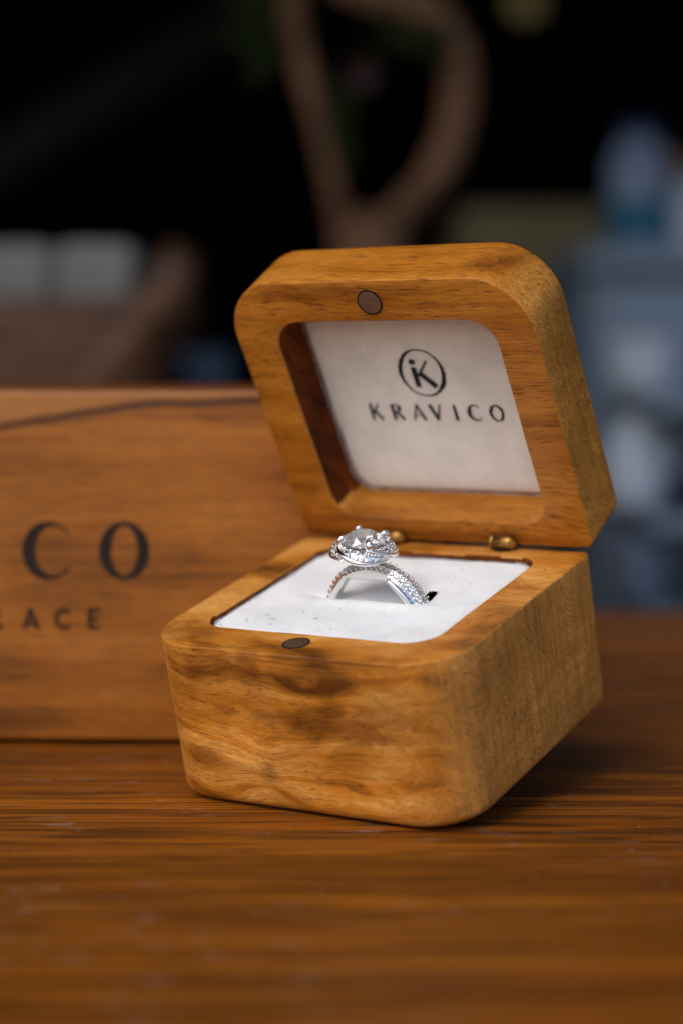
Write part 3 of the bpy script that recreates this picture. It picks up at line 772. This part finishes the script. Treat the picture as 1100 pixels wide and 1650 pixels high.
link('cup_body', mesh('cup_body', *lathe([(11, 0), (13, 1), (16, 60), (15.2, 60), (12, 3), (2, 3)], 28)), cup, plain('blue_glaze', srgb(74, 92, 112), .4, scale=.05))

# twisted driftwood loop standing on the back table
px = lambda u, v, d=1110: ((u - 550) / 3130.5 * d, 72.96 + (607.2 - v) / 3130.5 * d)
dw = wood('driftwood_bark', srgb(138, 102, 76), srgb(106, 74, 52), srgb(70, 47, 33), freq=.2, xs=.6, rough=.8, warp=10)
drift = thing('driftwood_loop', 'blurred tan driftwood loop forking up behind the open lid', 'driftwood', (9, 1110, 28))
def rel(u, v): 
    x, z = px(u, v); return (x - 9, z - 28)
lp = [(575, 470, 16), (560, 420, 13), (548, 370, 11), (538, 310, 11), (522, 240, 11), (505, 170, 12), (488, 100, 14), (474, 40, 15), (478, -20, 14), (500, -60, 12)]
rp = [(575, 470, 16), (598, 405, 15), (636, 355, 15), (680, 310, 15), (716, 250, 16), (736, 180, 16.5), (738, 110, 16), (716, 55, 16), (670, 22, 15), (610, 8, 14), (560, -12, 13), (510, -50, 12)]
def smooth_path(pts, yo):
    P = [(rel(u, v)[0], yo + 6 * math.sin(i * 1.3), rel(u, v)[1], r) for i, (u, v, r) in enumerate(pts)]
    out = []
    for i in range(len(P) - 1):
        p0, p1, p2, p3 = P[max(i - 1, 0)], P[i], P[i + 1], P[min(i + 2, len(P) - 1)]
        for s_ in range(6):
            t = s_ / 6
            out.append(tuple(.5 * ((2 * p1[k]) + (-p0[k] + p2[k]) * t + (2 * p0[k] - 5 * p1[k] + 4 * p2[k] - p3[k]) * t * t + (-p0[k] + 3 * p1[k] - 3 * p2[k] + p3[k]) * t ** 3) for k in range(4)))
    out.append(P[-1]); return out
for pts, yo in (([(u, v, q * .70) for u, v, q in lp], 0), ([(u, v, q * .88) for u, v, q in rp], 4)):
    sp_ = smooth_path(pts, yo)
    V, F = tube([q[:3] for q in sp_], [q[3] * (.74 + .12 * mnoise.noise(Vector((i * .35, yo, 0)))) for i, q in enumerate(sp_)], 14)
    link('branch', mesh('branch', V, F), drift, dw)
link('stump', mesh('stump', *tube([(6, 2, -0), (2, 2, 30), (4, 2, 70), (9, 2, 128), (9, 2, 140)], [44, 30, 24, 20, 10], 16)), drift, dw)
leafm = plain('leaf_green', (.011, .017, .004), .8, spec=.08, scale=.05)
def leaf(parent, p, d, l, wdt, mat, name='leaf'):
    d = Vector(d).normalized(); s_ = d.cross(Vector((0, 1, .2))).normalized(); u = d.cross(s_)
    V, F = [], []
    for i in range(7):
        t = i / 6; ww = wdt * math.sin(math.pi * (t * .92 + .04)) ** .8; c = Vector(p) + d * l * t + u * (-.18 * l * t * t)
        V += [tuple(c - s_ * ww + u * ww * .3), tuple(c - u * .6), tuple(c + s_ * ww + u * ww * .3)]
    for i in range(6):
        a = 3 * i; F += [(a, a + 1, a + 4, a + 3), (a + 1, a + 2, a + 5, a + 4)]
    o = link(name, mesh(name, V, F), parent, mat); return o
x1, z1 = rel(455, 60); x2, z2 = rel(640, 85); x3, z3 = rel(540, 180); x4, z4 = rel(580, 130)
for x, z, d, l, ww in [(x1, z1, (-1, -.3, -.2), 34, 9), (x1, z1 + 10, (-1, -.2, .4), 36, 9), (x1 - 2, z1 - 8, (-.7, -.4, -.9), 28, 8), (x2 + 8, z2 + 16, (-.6, -.4, -.8), 26, 8), (x2 - 8, z2 + 16, (.7, -.4, -.7), 30, 8), (x2 + 18, z2 + 14, (.2, -.4, -1), 26, 8), (x3 - 4, z3 + 14, (.5, -.5, -1), 30, 7), (x3, z3 - 10, (.3, -.4, -1), 28, 7)]:
    leaf(drift, (x, -6, z), d, l, ww, leafm)
bud = plain('red_petal', (.03, .004, .004), .5, scale=.05)
for k in range(5):
    leaf(drift, (x4, -8, z4), (math.cos(k * 1.26), -.6, math.sin(k * 1.26)), 11, 5, bud, 'petal')
link('stem', mesh('stem', *tube([(x4, -6, z4), (x4 + 6, -3, z4 + 24), (x4 + 4, 0, z4 + 42)], [1.5, 1.6, 2], 8)), drift, leafm)

# steel shelf unit with bottles on the right
steel = plain('blue_grey_steel', srgb(120, 136, 156), .5, metal=.0, spec=.5, scale=.01, var=.15)
unit = thing('shelf_unit', 'blurred blue grey metal shelf unit to the right behind the table', 'shelf', (380, 1520, -720))
link('cabinet_body', mesh('cabinet_body', *box(-206, 314, -134, 160, 20, 865, 4)), unit, steel)
link('top_panel', mesh('top_panel', *box(-212, 320, -150, 170, 866, 884, 5)), unit, steel)
for x0, x1 in ((-200, 52), (56, 308)):
    dr = link('door', mesh('door', *box(x0, x1, -146, -136, 40, 858, 4)), unit, steel)
    link('handle', mesh('handle', *tube([(x1 - 20, -147, 560), (x1 - 20, -158, 565), (x1 - 20, -158, 640), (x1 - 20, -147, 645)], 4, 8)), dr, steel)
for z in (770, 696, 636):
    link('ledge', mesh('ledge', *box(-190, 310, -330, -147, z, z + 12, 3)), unit, steel)
def bottle(name, label, loc, r, h, neck, body_m, cap_m, lab_m=None, lab=(.25, .6)):
    o = thing(name, label, 'bottle', loc)
    link('body', mesh('body', *lathe([(r * .6, 0), (r * .95, 2), (r, 6), (r, h * .7), (r * .8, h * .8), (neck, h * .87), (neck, h * .93)], 32)), o, body_m)
    link('cap', mesh('cap', *lathe([(neck * 1.15, h * .9), (neck * 1.2, h * .91), (neck * 1.2, h), (neck * .9, h * 1.01)], 24)), o, cap_m)
    if lab_m: link('label', mesh('label', *lathe([(r + .1, h * lab[0]), (r + .7, h * lab[0] + 1), (r + .7, h * lab[1] - 1), (r + .1, h * lab[1])], 32)), o, lab_m)
    return o
pale = plain('pale_plastic', srgb(122, 138, 164), .35, scale=.02, var=.12)
navy = plain('navy_plastic', srgb(34, 40, 78), .45, scale=.02)
teal = plain('teal_label', srgb(20, 96, 128), .5, scale=.02)
bottle('teal_label_bottle', 'blurred pale bottle with teal label and navy cap on the shelf unit', (224, 1480, 164), 24, 98, 15, pale, navy, teal, (.12, .42))
bottle('pale_bottle', 'blurred squat whitish bottle at the right edge on the shelf unit', (268, 1470, 164), 22, 62, 10, plain('white_plastic', srgb(178, 192, 206), .4, scale=.02, var=.1), pale)
card = plain('cardboard', srgb(118, 86, 50), .8, scale=.03)
tag(link('cardboard_box', mesh('cardboard_box', *box(232, 330, 1560, 1640, 164, 250, 2)), None, card), 'blurred brown cardboard box behind the bottles on the shelf unit', 'box')
white_p = plain('white_plastic_tub', srgb(196, 206, 220), .4, scale=.02, var=.08)
tub = thing('white_tub', 'blurred whitish round tub on the topmost ledge of the metal unit', 'tub', (193, 1255, 62.2))
link('body', mesh('body', *lathe([(17, 0), (20, 1.5), (23, 26), (22.6, 27.5)], 32)), tub, white_p)
link('lid', mesh('lid', *lathe([(23, 27.6), (24.5, 28), (24.5, 34), (21, 36)], 32)), tub, white_p)
jug = thing('water_jug', 'blurred pale blue white jug on the middle ledge of the metal unit', 'jug', (187, 1250, -11.8))
link('body', mesh('body', *lathe([(15, 0), (19, 2), (21, 8), (20, 36), (14, 48), (9, 52), (9, 60)], 32)), jug, white_p)
link('handle', mesh('handle', *tube([(14, -8, 48), (24, -9, 46), (29, -9, 32), (20, -8, 20)], [3, 3, 3, 3], 10)), jug, white_p)
pot = thing('pale_pot', 'blurred pale blue pot on the lowest ledge of the metal unit', 'pot', (192, 1250, -71.8))
link('body', mesh('body', *lathe([(13, 0), (17, 1.5), (21, 38), (22, 42), (19, 42), (14, 4)], 32)), pot, pale)
link('rim', mesh('rim', *lathe([(21.8, 38), (23.5, 38.5), (23.5, 42), (22.2, 42.6)], 32)), pot, pale)
tag(link('navy_bag', mesh('navy_bag', *box(216, 280, 1215, 1300, -11.7, 42, 14, 5)), None, navy), 'blurred navy blue bag right of the pale jug', 'bag')
# olive plank shelf further back and a grey beam
tag(link('olive_crate', mesh('olive_crate', *box(120, 420, 1980, 2300, 150, 245, 4)), None, plain('olive_paint', srgb(112, 100, 70), .7, scale=.01)), 'blurred olive brown crate behind the lid, left of the shelf unit', 'crate')
stand = thing('crate_stand', 'dark stand under the olive brown crate', 'stand', (270, 2140, -720))
link('top', mesh('top', *box(-160, 160, -170, 170, 850, 869, 3)), stand, dark)
for x in (-140, 140):
    for y in (-150, 150): link('leg', mesh('leg', *box(x - 15, x + 15, y - 15, y + 15, 0, 850, 2)), stand, dark)
tag(link('grey_beam', mesh('grey_beam', *tube([(-700, 2600, 205), (-60, 2600, 590)], [40, 40], 4)), None, plain('grey_green_paint', srgb(26, 28, 26), .8, scale=.01)), 'dim grey green slanting beam in the dark upper left', 'beam')
lamp = thing('pendant_lamp', 'small dim yellow lamp glowing at the top edge', 'lamp', (372, 4000, 830))
k = NT('lamp_glow'); k.set(Base_Color=(.2, .16, .08), Emission_Color=(1.0, .78, .35), Emission_Strength=.06)
link('bulb', mesh('bulb', *lathe([(4, -30), (26, -22), (34, 0), (26, 22), (8, 34)], 24)), lamp, k.m)
link('cord', mesh('cord', *tube([(0, 0, 34), (0, 0, 1470)], [4, 4], 8)), lamp, dark)
